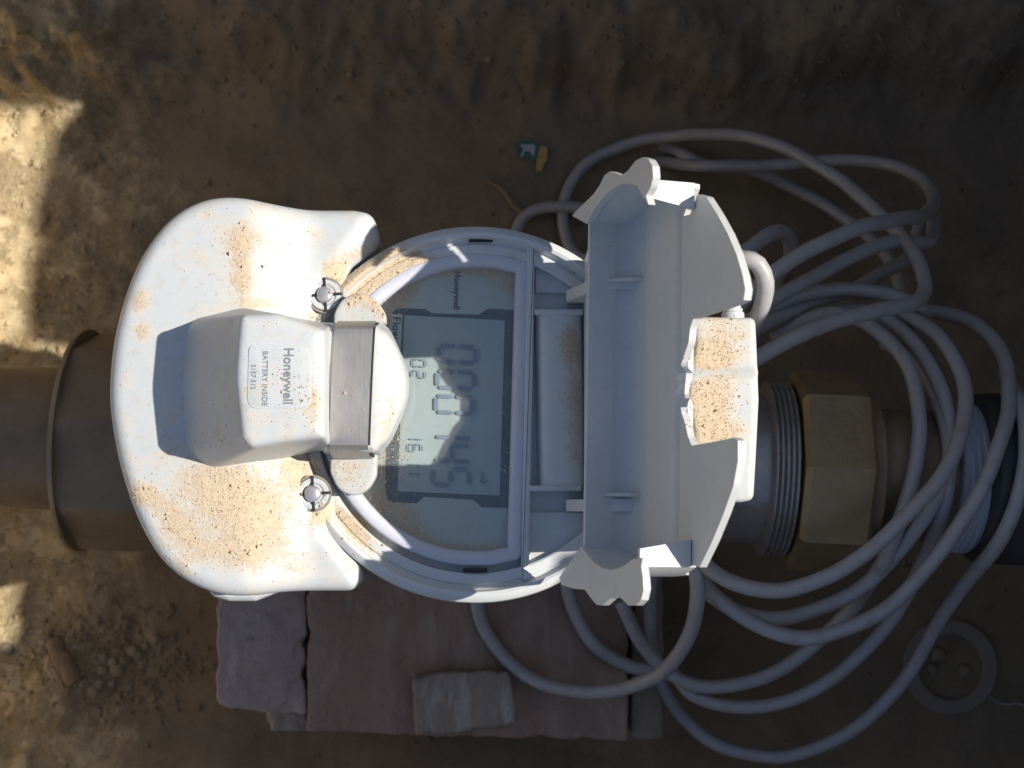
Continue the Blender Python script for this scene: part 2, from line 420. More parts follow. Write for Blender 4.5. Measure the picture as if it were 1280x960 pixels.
def dust_at(px, py):
    px = np.asarray(px, float); py = np.asarray(py, float); tot = np.zeros_like(px)
    for cx, cy, rx, ry, an, wt in BLOBS:
        a = math.radians(an); dx, dy = px-cx, py-cy
        u = (dx*math.cos(a)+dy*math.sin(a))/rx; v = (-dx*math.sin(a)+dy*math.cos(a))/ry
        r2 = u*u+v*v
        tot += wt*np.exp(-(r2**1.3)*.75)
    tot = np.where(px > 840, tot*(1-.6*np.exp(-((py-466-(px-870)*-.05)/5.0)**2)), tot)
    return np.clip(tot, 0, 1.3)
def dustify(o):
    me = o.data; n = len(me.vertices); co = np.empty(n*3); me.vertices.foreach_get('co', co); co = co.reshape(-1, 3)/MM
    loc = np.array(origin_of(o)); q = project(co+loc); d = dust_at(q[:, 0], q[:, 1])
    nn = np.empty(n*3); me.vertices.foreach_get('normal', nn); d = d*np.clip((nn.reshape(-1, 3)[:, 2]-.35)/.4, 0, 1)
    at = me.attributes.new('dust', 'FLOAT', 'POINT'); at.data.foreach_set('value', d.astype(np.float32)); return o

# ---------------------------------------------------------------- the pit: floor and banks as one earth sheet
GZ = -240.0
def sm(a, b, x): t = np.clip((x-a)/(b-a), 0, 1); return t*t*(3-2*t)
def terrain():
    xs = np.concatenate([np.array([-3000, -1500, -900, -650, -520]), np.arange(-450, -300, 8.0), np.arange(-300, 270, 1.7), np.arange(270, 420, 5.0), np.array([450, 520, 650, 900, 1500, 3000])])
    ys = np.concatenate([np.array([-3000, -1500, -900, -650, -500]), np.arange(-420, -250, 7.0), np.arange(-250, 240, 1.7), np.arange(240, 360, 6.0), np.array([400, 500, 650, 900, 1500, 3000])])
    X, Y = np.meshgrid(xs, ys)
    # crest height of the sunward bank along Y, read from where the shadow edge lies on the floor
    yk = np.array([-3000, -190, -112, -101, -69, -62, -52, 28, 42, 60, 91, 122, 146, 155, 160, 3000])
    xg = np.array([-340, -340, -330, -240, -230, -230, -150, -150, -230, -231, -228, -224, -214, -208, -340, -360])
    Hc = GZ+math.tan(SUN_EL)*(335-np.interp(Y-21, yk, xg))
    Z = np.full_like(X, GZ)
    n1 = np.zeros_like(X)
    for i in range(X.shape[0]):
        for j in range(X.shape[1]):
            x, y = X[i, j], Y[i, j]
            v = Vector((x/70, y/70, 0)); a = noise.noise(v)*4.5
            if -330 < x < 330 and -280 < y < 260:
                a += (noise.noise(Vector((x/26, y/22, 3)))*1.7*(1+.5*sm(120, 190, y))+noise.noise(Vector((x/8, y/8, 7)))*.6*(1+.5*sm(120, 190, y))+noise.noise(Vector((x/3.5, y/3.5, 9)))*.22)*(1+1.3*sm(-170, -215, x))
            n1[i, j] = a
    amp = 1+1.6*sm(130, 190, Y)+.6*sm(-150, -215, X)
    Z += n1*amp*.75
    wob = n1*2.2
    far = np.full_like(X, 170.0)
    right = sm(282, 330, X+wob*.6); Z = Z*(1-right)+right*Hc
    top = .55*sm(150, 215, Y+wob)*90 + sm(225, 300, Y+wob)*330 + sm(165, 180, Y+wob*1.6)*9*sm(-40, 60, X+wob*3)
    Z = np.where(right < .5, Z+top*(1-right), Z)
    bot = sm(-262, -320, Y+wob); Z = Z+bot*(1-right)*300
    left = sm(-330, -420, X+wob); Z = np.maximum(Z, Z*(1-left)+left*(-40.0)) if False else Z+left*(1-right)*170*(1-bot)
    Z = np.clip(Z, -262, 420)
    ny, nx = X.shape
    v = np.stack([X, Y, Z], -1).reshape(-1, 3)
    idx = np.arange(ny*nx).reshape(ny, nx)
    f = np.stack([idx[:-1, :-1], idx[:-1, 1:], idx[1:, 1:], idx[1:, :-1]], -1).reshape(-1, 4)
    me = bpy.data.meshes.new('ground'); me.vertices.add(len(v)); me.vertices.foreach_set('co', (v*MM).ravel())
    me.loops.add(f.size); me.loops.foreach_set('vertex_index', f.ravel().astype(np.int32))
    me.polygons.add(len(f)); me.polygons.foreach_set('loop_start', np.arange(0, f.size, 4, dtype=np.int32)); me.polygons.foreach_set('loop_total', np.full(len(f), 4, dtype=np.int32))
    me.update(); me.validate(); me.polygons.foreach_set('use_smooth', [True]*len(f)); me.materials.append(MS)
    o = bpy.data.objects.new('ground', me); COL.objects.link(o); tag(o, kind='structure')
    return o, v, f
ground, GV, GF = terrain()
GBVH = BVHTree.FromPolygons([tuple(p) for p in GV], [tuple(q) for q in GF])
def gz(x, y):
    h = GBVH.ray_cast(Vector((x, y, 600)), Vector((0, 0, -1)))
    return h[0].z if h[0] else GZ
def G(px, py, up=0.0):
    d = Vector(raydir(px, py)); h = GBVH.ray_cast(Vector(CAM), d.normalized())
    p = h[0]; return (p.x, p.y, p.z+up)

# ---------------------------------------------------------------- bricks and lumps that carry the meter
def rough_block(outl, z0, z1, amp, step=1.8, seed=0):
    """broken-edged block: dome with a small uneven edge"""
    v, f = dome(resample(outl, step), z1, 2.0, z0, step)
    out = []
    for p in v:
        q = Vector(p); k = noise.noise(q/14+Vector((seed, 0, 0)))*amp*1.4+noise.noise(q/4+Vector((0, seed, 0)))*amp*.8-max(0, noise.noise(q/7+Vector((seed, seed, 0)))-.25)*amp*5
        c = np.mean(outl, 0); dx = p[0]-c[0]; dy = p[1]-c[1]; L = math.hypot(dx, dy)+1e-3
        out.append((p[0]+dx/L*k, p[1]+dy/L*k, p[2]+k*.45))
    return out, f
def block(name, pxs, z1, z0, amp, mat, label, cat, seed, group=None, r=2.5):
    o2 = [P2(a, b, z1) for a, b in pxs]; c = np.mean(o2, 0)
    o = mk(name, *rough_block(rpoly(o2, r, 3), z0, z1, amp, seed=seed), mat, None, loc=(c[0], c[1], z0), sharp=60)
    return tag(o, label, cat, group)
block('concrete_block', [(272, 660), (384, 660), (381, 893), (334, 890), (268, 882), (270, 820)], -150, GZ-4, 1.3, MCO,
      'grey concrete block with a pitted end, under the left of the meter', 'block', 1)
block('brick', [(384, 640), (786, 640), (786, 927), (600, 922), (383, 915)], -148, GZ-4, .8, MBR,
      'large reddish brown brick with vertical scrape marks under the meter', 'brick', 5)
block('brick_fragment', [(789, 650), (830, 650), (829, 925), (789, 924)], -162, GZ-4, .7, MCH,
      'narrow brown brick strip standing right of the large red brick', 'brick', 9)
block('stone', [(330, 876), (385, 872), (384, 916), (336, 912)], -185, GZ-4, 1.6, MCO,
      'small grey stone wedged below the gap of block and brick', 'stone', 12, r=5)
block('brick_chip', [(514, 848), (548, 840), (636, 838), (646, 905), (560, 918), (518, 921)], -138, -147.6, .7, MCH,
      'flat broken chip with mortar crust lying on the red brick', 'brick chip', 15)

# ---------------------------------------------------------------- pipework
AX = -108.0
def axis_pt(px, py, z=AX): return Vector(P(px, py, z))
A0 = axis_pt(60, 548); A1 = axis_pt(1100, 592)
adir = (A1-A0).normalized(); 
def on_axis(px):
    t = (P(px, 570, AX)[0]-A0.x)/adir.x; return A0+adir*t
def alathe(prof, px0, n=64, rot=0.0, poly=None):
    """revolve round the pipe axis; prof: (radius, distance along from px0); poly: radius factor by angle"""
    o = on_axis(px0); side = Vector((-adir.y, adir.x, 0)).normalized(); up = Vector((0, 0, 1)); rings = []
    for r, h in prof:
        ring = []
        for i in range(n):
            a = 2*math.pi*i/n+rot; k = poly(a, r) if poly else 1.0
            ring.append(tuple(o+adir*h+side*(r*k*math.cos(a))+up*(r*k*math.sin(a))))
        rings.append(ring)
    return loft(rings)
def mm_between(a, b): return (on_axis(b)-on_axis(a)).length
def octo(a, r):
    s = math.pi/4; b = ((a-math.pi/2+s*8) % s)-s/2          # corner at top
    return math.cos(s/2)/math.cos(b)
# left side
lp = thing('pipe', on_axis(-60), 'dull brown pipe entering the pit from the left edge', 'pipe')
mk('pipe_wall', *alathe([(27.5, -60), (27.5, mm_between(-60, 110))], -60, 72), MPI, lp)
lc = thing('pipe_coupling', on_axis(104), 'wide dusty brown coupling left of the white battery cover', 'coupling')
mk('sleeve', *alathe([(30, 1.5), (39.5, 0), (42, 1.2), (42.6, 4), (42.6, 30), (42.6, 60)], 104, 96, poly=lambda a, r: (.1+.9*octo(a+.1, r)) if r > 35 else 1.0), MPI, lc)
mk('rim', *alathe([(41.4, -.5), (42.9, -.3), (43.1, .6), (42.9, 1.4), (41.4, 1.5)], 104, 96), MBS, lc)
# meter
WM = thing('water_meter', (on_axis(600).x, on_axis(600).y, -150), 'dusty white water meter with its hinged lid open and small digital display', 'water meter')
# right side
un = thing('union_nut', on_axis(984), 'eight-sided dusty brass nut right of the meter', 'nut')
Ln = mm_between(984, 1070)
mk('nut_body', *alathe([(30, 0), (36.5, 0), (38.5, 2), (38.7, 5), (38.7, Ln-5), (38.2, Ln-2), (35.5, Ln), (27, Ln)], 984, 96, poly=octo), MBS, un, sharp=25)
mk('collar', *alathe([(31, Ln-1), (31, Ln+4), (28, Ln+5)], 984, 64), MPI, un)
tp = thing('pipe', on_axis(1076), 'brown pipe stub between brass nut and black fitting, behind the cable loops', 'pipe')
mk('pipe_wall', *alathe([(25, 0), (25, mm_between(1076, 1195))], 1076, 64), MPI, tp)
bf = thing('pipe_fitting', on_axis(1176), 'black plastic pipe fitting at the right edge with white thread tape', 'pipe fitting')
bo = mm_between(1176, 1212)
mk('fitting_body', *alathe([(26, bo-2), (31, bo), (32.5, bo+1.5), (33, bo+10), (33, bo+80)], 1176, 72), MBK, bf)
pr = [(25.5, 0)]
for k in range(9): pr += [(28.6+.5*(k % 2), k*bo/9+.3), (28.9+.5*((k+1) % 2), (k+.8)*bo/9)]
mk('thread_tape', *alathe(pr+[(25.5, bo)], 1176, 72), MTP, bf)

# ---------------------------------------------------------------- meter: body
mk('meter_body', *lathe([(20, -42), (36, -38), (42, -20), (42, 20), (38, 38), (34, 52), (34, 70), (40, 78)], (on_axis(600).x, on_axis(600).y, AX), 64), MGM, WM)
mk('flow_tube', *alathe([(28, mm_between(190, 210)), (30, 40), (33, 60), (33, mm_between(190, 830)), (29, mm_between(190, 890)), (29, mm_between(190, 955))], 190, 64), MGM, WM)
pr = [(24, 0)]; Lt = mm_between(946, 984)
for k in range(5): a = 1+k*(Lt-2)/5; pr += [(32.2, a), (33.6, a+.7), (33.6, a+1.4), (32.2, a+2.1)]
mk('thread', *alathe(pr+[(30, Lt-.5), (24, Lt)], 946, 96), MGM, WM)

# ---------------------------------------------------------------- meter: register housing
RC = P(594, 515, 0); RX, RY = RC[0], RC[1]; RR = 59.0
prof = [(46, -40), (48, -22), (53, -14), (57.5, -10), (59.3, -6.5), (59.6, -4), (59.2, -1.8), (58.0, -.4), (56.9, 0), (55.9, -.4), (55.5, -1.6), (55.3, -2.6),
        (54.8, -3.3), (53.9, -3.4), (53.5, -2.8), (52, -2.6), (50.8, -2.6), (50.3, -3.0), (50.2, -7.5), (30, -8.6), (8, -8.6)]
reg = dustify(mk('register_housing', *lathe(prof, (RX, RY, 0), 288), MG, WM, sharp=30))
# small moulded slots in the rim shelf
for (a, b) in ((601, 300), (594, 713)):
    x, y, z = P(a, b, -2.4); mk('rim_slot', *box((x, y, -2.6), (7.6, 1.3, .5), .1, 1), MDARK, reg)
def arcD(cx, cy, R, xr, n=60, r=4, rot=-0.028):
    """circle cut by a straight right side at px xr"""
    a0 = math.acos(max(-1, min(1, (xr-cx)/R))); pts = []
    for i in range(n+1):
        a = a0+(2*math.pi-2*a0)*i/n; pts.append((cx+R*math.cos(a), cy+R*math.sin(a)))
    # rounded corners
    k = [pts[0], pts[-1]]
    c, s = math.cos(rot), math.sin(rot)
    rr = [((x-cx)*c-(y-cy)*s+cx, (x-cx)*s+(y-cy)*c+cy) for x, y in pts]
    out = rpoly([rr[0]]+rr[3:-3]+[rr[-1]], [r]+[.1]*(len(rr)-6)+[r], 6)
    return ccw(resample(out, 1.2))
xcut = P(657, 500, -3)[0]
bez_out = arcD(RX+.3, RY+1.6, 49.6, xcut, r=3)
prof_b = [(0, -8), (0, -3.4), (.35, -2.7), (.9, -2.4), (2.6, -2.5), (3.6, -2.9), (4.3, -3.8), (4.6, -5.2), (4.6, -8.0)]
bez = dustify(mk('bezel', *ringsweep(bez_out, prof_b), MB, WM, sharp=35))
din = offset(bez_out, 4.4)
V, F, idx, d = patch(din, 1.3)
dial = dustify(mk('dial_plate', [(a, b, -7.6) for a, b in V], F, MD, WM, smooth=False))
V, F, idx, d = patch(offset(bez_out, 4.0), 4)
mk('cover_glass', [(a, b, -4.6) for a, b in V]+[(a, b, -5.2) for a, b in V], F+[tuple(i+len(V) for i in reversed(q)) for q in F], MGL, WM, smooth=False)
# display
zf = -7.45
fr = [(489, 398), (491, 390), (498, 385), (531, 386), (540, 391.5), (598, 393.5), (611, 385.5), (647, 388), (636, 635), (602, 634), (591, 624.5), (530, 621), (521, 629), (492, 628), (484, 624), (481, 612)]
mk('display_frame', *prism([P2(a, b, zf) for a, b in fr], -7.6, zf), MFR, WM, smooth=False)
lc_ = [(505.5, 394), (631, 400.5), (624.5, 619.5), (497, 614)]
disp = mk('display', *prism([P2(a, b, zf+.15) for a, b in lc_], -7.6, zf+.15), MLC, WM, smooth=False)
rl = [(489.5, 392.5), (503, 393), (500, 452), (486.5, 451)]
fl = mk('flow_rate_plate', *prism([P2(a, b, zf+.15) for a, b in rl], -7.6, zf+.15), MPAP, WM, smooth=False)
text('lettering', 'Flow rate', 3.7, 494.5, 424, zf+.25, MINK, fl, .03, 1.0, rot=-math.pi/2-.03)
text('lettering', 'Honeywell', 2.85, 571, 363, -7.5, MINK, dial, .05, 1.0, rot=-math.pi/2-.02)
SEGS = {'0': 'abcdef', '1': 'bc', '2': 'abged', '4': 'fgbc', '5': 'afgcd', '6': 'afgedc'}
def seg_geo(g, ch, px, py, hgt, wid, z, th):
    """seven-segment figure read from the right: up is +x in the picture, reading runs down"""
    h2, w2 = hgt/2, wid/2; t = th
    S = {'a': [(-w2, h2), (w2, h2)], 'd': [(-w2, -h2), (w2, -h2)], 'g': [(-w2, 0), (w2, 0)], 'b': [(w2, h2), (w2, 0)], 'c': [(w2, 0), (w2, -h2)], 'f': [(-w2, h2), (-w2, 0)], 'e': [(-w2, 0), (-w2, -h2)]}
    for s in SEGS[ch]:
        (x0, y0), (x1, y1) = S[s]; d = np.array([x1-x0, y1-y0], float); L = np.linalg.norm(d); d /= L; nn = np.array([-d[1], d[0]]); a = np.array([x0, y0])+d*t*.32; b = np.array([x1, y1])-d*t*.32
        poly = [a, a+d*t*.4+nn*t/2, b-d*t*.4+nn*t/2, b, b-d*t*.4-nn*t/2, a+d*t*.4-nn*t/2]
        pts = []
        for q in poly:                       # figure frame -> picture: right -> down, up -> right; slight slant like the display
            X_ = px+q[1]; Y_ = py+q[0]+.045*q[1]
            pts.append(P2(X_, Y_, z))
        g.add(*prism(pts, z-.04, z))
for ch, py in zip('000145', (443, 475, 506, 537, 566, 596)):
    g = Geo(); seg_geo(g, ch, 567.5-(py-520)*.05, py, 46, 20, zf+.95, 5.0); g.make('digit', MSEG, disp, smooth=False)
for ch, py in zip('021611', (454, 468, 545, 560, 577, 588)):
    g = Geo(); seg_geo(g, ch, 521-(py-520)*.05, py, 16.5, 8.5, zf+.95, 2.0); g.make('digit', MSEG, disp, smooth=False)
text('unit_mark', 'm3', 2.9, 604, 597, zf+.9, MSEG, disp, .05)

# hinge compartment at the right of the register
def pp(l, z): return [P2(a, b, z) for a, b in l]
mk('bay_sun_blocker', *prism(rpoly([P2(733, 316, 12), P2(741, 316, 12), P2(741, 690, 12), P2(733, 690, 12)], .4, 3), -14, 20.5, .4), MG, WM)  # unseen wall added under the lid to keep sun off the hinge bay
mk('chord_wall', *prism(rpoly(pp([(659, 303), (669, 299), (661, 724), (651, 727)], -2.5), .4, 3), -14, -2.3, .5), MG, WM)
bay = [(669, 301), (694, 309), (722, 325), (741, 343), (741, 367), (669, 366)]
mk('hinge_bay_panel', *prism(rpoly(pp(bay, -6), .6, 3), -14, -6, .4), MG, WM)
bay2 = [(661, 640), (735, 640), (735, 672), (715, 691), (690, 708), (657, 724)]
mk('hinge_bay_panel', *prism(rpoly(pp(bay2, -6), .6, 3), -14, -6, .4), MG, WM)
flr = [(655, 330), (745, 330), (745, 690), (652, 690)]
mk('hinge_bay_floor', *prism(pp(flr, -15), -18, -14), MRB, WM, smooth=False)
# hinge barrel: half-round cover with flat flanges
x0, y0, _ = P(668, 393, -4); x1, y1, _ = P(730, 608, -4); rings = []
ym = np.linspace(y0, y1, 24)
for yy in ym:
    ring = []
    for k in range(17):
        a = math.pi*k/16; hx = (x1-x0)/2
        ring.append((x0+hx-hx*math.copysign(abs(math.cos(a))**.62, math.cos(a))+(yy-y0)*.03*-0.6, yy, -11+9.2*math.sin(a)**.55))
    ring += [(x1+.0, yy, -14), (x0, yy, -14)]
    rings.append(ring)
hb = dustify(mk('hinge_barrel', *loft(rings), MG, WM))
for a, b in (((668, 387), (729, 394)), ((661, 607), (727, 614))):
    q0 = P(a[0], a[1], -3); q1 = P(b[0], b[1], -3); mk('barrel_flange', *box(((q0[0]+q1[0])/2, (q0[1]+q1[1])/2, -7.5), (abs(q1[0]-q0[0]), abs(q1[1]-q0[1]), 12), .5), MG, hb)

# ---------------------------------------------------------------- meter: lid standing open
RL = 54.0; UC = 24.0
def vof(u): return math.sqrt(max(RL*RL-(u-UC)**2, 0))
SP = [(0, 0, 15), (7, 0, 8), (11, .4, 4.2), (14.5, 2.4, 1.6), (19, 6.6, .25), (30, 17.5, 0), (43.0, 30, -.2), (47.2, 33.6, -2.6), (49.3, 34.4, -.7), (103, 88, -.7)]
def smap(s):
    sa = [q[0] for q in SP]; return (float(np.interp(s, sa, [q[1] for q in SP])), float(np.interp(s, sa, [q[2] for q in SP])))
def s_of_u(u): return float(np.interp(u, [q[1] for q in SP[3:]], [q[0] for q in SP[3:]]))
pts = []
def sv_(px, py):
    u, v = LP(px, py, -1); return (s_of_u(u), v)
pts.append((0, vof(0))); pts.append((12, vof(1)))
for u in np.linspace(4, 42, 14): pts.append((s_of_u(u), vof(u)))
pts += [sv_(856, 270), sv_(864, 268), sv_(873, 243)]
pts += [sv_(*q) for q in ((884, 246), (898, 268), (911, 292), (922, 318), (930, 345), (933, 362), (931, 375), (925, 379), (900, 387), (868, 398), (864, 410), (862, 428), (856, 446), (851, 466), (850, 492))]
pts += [sv_(*q) for q in ((853, 515), (858, 530), (861, 545), (866, 557), (895, 552), (918, 547), (924, 551), (924, 575), (918, 608), (906, 642), (892, 676), (876, 709), (864, 706))]
pts += [sv_(858, 688), sv_(850, 684)]
for u in np.linspace(42, 4, 14): pts.append((s_of_u(u), -vof(u)))
pts.append((12, -vof(1))); pts.append((0, -vof(0)))
lo = ccw(resample(pts, 1.6))
V, F, idx, d = patch(lo, 2.2, extra=[(a, b) for a in (2.5, 5, 7, 8.5, 10, 11.5, 13, 15, 17, 19, 43.0, 47.2, 49.3) for b in np.arange(-56, 56, 2.0)])
# make sure the fillet columns are well sampled
def lidshell(V, F, idx, th):
    uw = [smap(s) for s, v in V]; v3 = []; n = len(V)
    eps = .3
    for (s, v), (u, w_) in zip(V, uw): v3.append(L3(u, v, w_))
    for (s, v), (u, w_) in zip(V, uw):
        u1, w1 = smap(max(0, s-eps)); u2, w2 = smap(s+eps); t = np.array([u2-u1, w2-w1]); t /= np.linalg.norm(t)+1e-9
        nu, nw = t[1], -t[0]           # outwards
        v3.append(L3(u+nu*th, v, w_+nw*th))
    f = list(F)+[tuple(i+n for i in reversed(q)) for q in F]; m = len(idx)
    for i in range(m): f.append((idx[i], idx[(i+1) % m], idx[(i+1) % m]+n, idx[i]+n))
    return v3, f
lid = mk('lid', *lidshell(V, F, idx, 2.0), ML, WM, sharp=35)
for sgn in (1, -1):
    # curved side skirt
    g = []; us = np.linspace(0, 43, 24)
    rings = []
    for u in us:
        v = vof(u)*sgn; w1 = 15.0; w0 = smap(s_of_u(max(u, 2.5)))[1]-1.5
        rings.append([L3(u, v, w0), L3(u, v, w1), L3(u, v+1.2*sgn, w1), L3(u, v+1.2*sgn, w0)])
    mk('side_skirt', *loft(rings), ML, lid)
    if sgn > 0: ear = [(719, 270), (722, 266), (746, 243), (754, 231), (760, 219), (767, 214.5), (774, 217), (781, 220), (789, 214), (799, 201), (808, 197), (815, 199.5), (820, 208), (821, 222), (818, 234), (812, 245), (815, 256)]
    else: ear = [(703, 722), (706, 731), (722, 736), (735, 737), (743, 748), (750, 756), (757, 757), (767, 748), (774, 745), (781, 748), (790, 757), (799, 757), (806, 750), (809, 737), (808, 722), (806, 708), (808, 697)]
    eo = [LP(a, b, 15.0) for a, b in ear]
    u1 = eo[-1][0]; inner = [(u, (vof(max(u, 0))-.6)*sgn) for u in np.linspace(min(u1, 43), -.5, 16)]
    poly = resample(eo+inner, 1.0); poly = ccw(poly)
    V, F, idx, d = patch(poly, 2.0); n = len(V)
    v3 = [L3(a, b, 16.0) for a, b in V]+[L3(a, b, 14.0) for a, b in V]
    f = list(F)+[tuple(i+n for i in reversed(q)) for q in F]+[(idx[i], idx[(i+1) % len(idx)], idx[(i+1) % len(idx)]+n, idx[i]+n) for i in range(len(idx))]
    mk('sealing_ear', v3, f, ML, lid, sharp=35)
    # end wall of the skirt, facing up the lid
    va, vb = (vof(43)-6.0)*sgn, (vof(43)+1.2)*sgn
    rings = [[L3(u, va, -.3), L3(u, va+2.5*sgn, 14), L3(u, vb, 14), L3(u, vb, -.3)] for u in (42.4, 44)]
    mk('skirt_end_wall', *loft(rings), ML, lid, smooth=False)
    # small stiffening rib between hinge wall and panel
    v = (31 if sgn > 0 else -32.5)
    rr = [[L3(.2, q, 9.5), L3(.2, q, 4.0), L3(2.5, q, 1.4), L3(6.5, q, .2), L3(5.5, q, 3.0)] for q in (v-.5, v+.5)]
    mk('rib', *loft(rr), ML, lid, smooth=False)
    q = P(722, 370 if sgn > 0 else 632, 0)
    mk('hinge_arm', *loft([[(q[0]-3.5, y, -7), (q[0]+6, y, -7), (q[0]+17, y, 21), (q[0]+17, y, 27), (q[0]+4, y, 24), (q[0]-3.5, y, 0)] for y in (q[1]-1.8, q[1]+1.8)]), ML, lid, smooth=False)
mk('hinge_lip', *loft([[L3(-.2, v, 7.2), L3(.35, v, 7.2), L3(.35, v, 6.6), L3(-.2, v, 6.6)] for v in (-50, 50)]), ML, lid, smooth=False)

# ---------------------------------------------------------------- meter: battery cover (left)
ZB = 7.0
out_px = [(440, 258), (464, 262), (472, 290), (468, 306), (434, 332), (438, 345), (438, 372), (420, 392), (405, 400), (392, 420), (385, 560), (378, 570), (395, 590), (418, 612), (421, 640), (408, 662),
          (428, 688), (450, 708), (451, 728), (440, 740), (345, 740), (318, 746), (272, 745), (232, 729), (197, 699), (168, 642), (147, 575), (136, 505), (139, 440), (151, 385), (173, 325), (205, 279), (242, 250), (290, 243), (332, 253), (375, 258)]
rad = [4, 5, 5, 3, 2, 1, 2, 4, 3, 3, 2, 1, 2, 2, 4, 2, 2, 4, 3, 5, 6, 8, 8, 12, 20, 25, 25, 25, 25, 25, 25, 20, 16, 10, 10, 12]
mo = ccw(resample(rpoly([P2(a, b, 3) for a, b in out_px], rad, 5), 1.0))
mo = smooth(mo, 5.0, lambda p: sm(P2(400, 480, 3)[0], P2(350, 480, 3)[0], p[:, 0])); mo = smooth(mo, 1.2)
def seg_side(V, a, b):
    a = np.array(P2(*a, ZB)); b = np.array(P2(*b, ZB)); d = b-a; d /= np.linalg.norm(d); nn = np.array([-d[1], d[0]]); return (V-a)@nn
def module_z(V):
    c = np.array(P2(300, 495, ZB)); r = (V-c)/np.array([60, 75]); z = ZB+1.5-3.2*(r[:, 0]**2)*(V[:, 0] < c[0])-1.8*r[:, 1]**2
    # faces sloping down towards the register
    s1 = seg_side(V, (446, 262), (345, 402)); s2 = seg_side(V, (340, 578), (432, 735))
    for s in (s1, s2):
        k = np.maximum(s, 0); k = np.where(k < 3, k*k/6, k-1.5); z -= np.minimum(k*.42, 6.0)*sm(P2(300, 480, ZB)[0], P2(400, 480, ZB)[0], V[:, 0])
    return z
mv, mf = dome(mo, module_z, 5.0, -42, 1.15, base=offset(mo, 1.5))
BM = dustify(mk('battery_cover', mv, mf, MW, WM, sharp=50))
# raised battery hump: sloping left side, rounded top
ht = rpoly([P2(a, b, 40) for a, b in ((296, 391), (345, 389), (398, 408), (404, 412), (404, 546), (396, 548), (350, 554), (310, 561), (298, 548), (290, 470))], [3, 9, 9, 1, 1, 6, 8, 6, 3, 40], 6)
hbse = rpoly([P2(a, b, 4) for a, b in ((228, 402), (300, 384), (402, 404), (418, 405), (418, 566), (398, 562), (345, 575), (258, 588), (226, 566), (221, 480))], [6, 9, 9, 1, 1, 6, 8, 8, 8, 40], 6)
def tie(a, b, step):
    A, B = [], []
    n = len(a)
    for i in range(n):
        p, q = np.array(a[i]), np.array(a[(i+1) % n]); r_, s_ = np.array(b[i]), np.array(b[(i+1) % n]); L = np.linalg.norm(q-p)
        k = max(1, int(math.ceil(L/step)))
        if L < 1e-4: continue
        for j in range(k): A.append(tuple(p+(q-p)*j/k)); B.append(tuple(r_+(s_-r_)*j/k))
    return A, B
hA, hB = tie(ht, hbse, 1.2)
if area(hA) < 0: hA, hB = hA[::-1], hB[::-1]
def dome_b(outline, base, ztop, r, zbot, step=1.3, nside=8, flare=0.0):
    V, F, idx, d = patch(outline, step, rings=[r*q for q in (.08, .25, .5, .8)])
    zt = ztop(V) if callable(ztop) else np.full(len(V), float(ztop)); z = zt-fil(np.maximum(d, 0), r)
    v = [(a[0], a[1], b) for a, b in zip(V, z)]; f = list(F); prev = idx; bo = np.array(base); n = len(idx)
    for k in range(1, nside+1):
        s = k/nside; cur = []; sp = s+flare*s**6
        for i, q in enumerate(idx):
            p = V[q]*(1-sp)+bo[i]*sp; cur.append(len(v)); v.append((p[0], p[1], z[q]*(1-s)+zbot*s))
        f += [(prev[i], cur[i], cur[(i+1) % n], prev[(i+1) % n]) for i in range(n)]; prev = cur
    f.append(tuple(reversed(prev))); return v, f
def hump_z(V):
    c = P2(350, 478, 38); return 39.5-.0006*(V[:, 1]-c[1])**2-.0006*(V[:, 0]-c[0])**2
hump = dustify(mk('battery_housing', *dome_b(hA, hB, hump_z, 3.0, 4, flare=.05), MW, BM, sharp=55))
lab = rpoly(pp([(311, 431), (388, 431), (389, 511), (309, 511)], 39.5), [2, 4.5, 3, 3.5], 8)
lab_o = mk('label_plate', *prism(resample(lab, 1.5), 38.0, 39.62, .08), MW, hump); 
text('lettering', 'Honeywell', 3.9, 360, 470, 39.68, MINKG, hump, .07, .95)
text('lettering', 'BATTERY INSIDE', 2.15, 331, 473, 39.68, MINKG, hump, .02, .98)
text('lettering', '3157 512', 1.9, 316.5, 471, 39.68, MINKG, hump, .02, 1.0)
# clip with metal strap
sadA = rpoly([P2(a, b, 20) for a, b in ((404, 409), (480, 405), (497, 436), (509, 470), (507, 500), (494, 528), (478, 566), (404, 563))], [2, 4, 10, 12, 12, 8, 5, 2], 6)
sadB = rpoly([P2(a, b, 2) for a, b in ((403, 405), (484, 401), (500, 436), (513, 470), (511, 500), (499, 530), (482, 570), (403, 568))], [2, 4, 10, 12, 12, 8, 5, 2], 6)
sA, sB = tie(sadA, sadB, 1.2)
if area(sA) < 0: sA, sB = sA[::-1], sB[::-1]
nm = lambda p: sm(P2(468, 480, 20)[0], P2(478, 480, 20)[0], p[:, 0])
sA, sB = smooth(sA, 3.2, nm), smooth(sB, 3.2, nm)
sy = P2(440, 485, 20)[1]; sx0 = P2(466, 485, 20)[0]
def sad_z(V):
    z = 22-.004*(V[:, 1]-sy)**2; return z-np.maximum(V[:, 0]-sx0, 0)**2*.055
clip = dustify(mk('clip', *dome_b(sA, sB, sad_z, 3.0, 2), MW, WM, sharp=55))
ya = P2(440, 400.5, 20)[1]; yb = P2(440, 568, 20)[1]
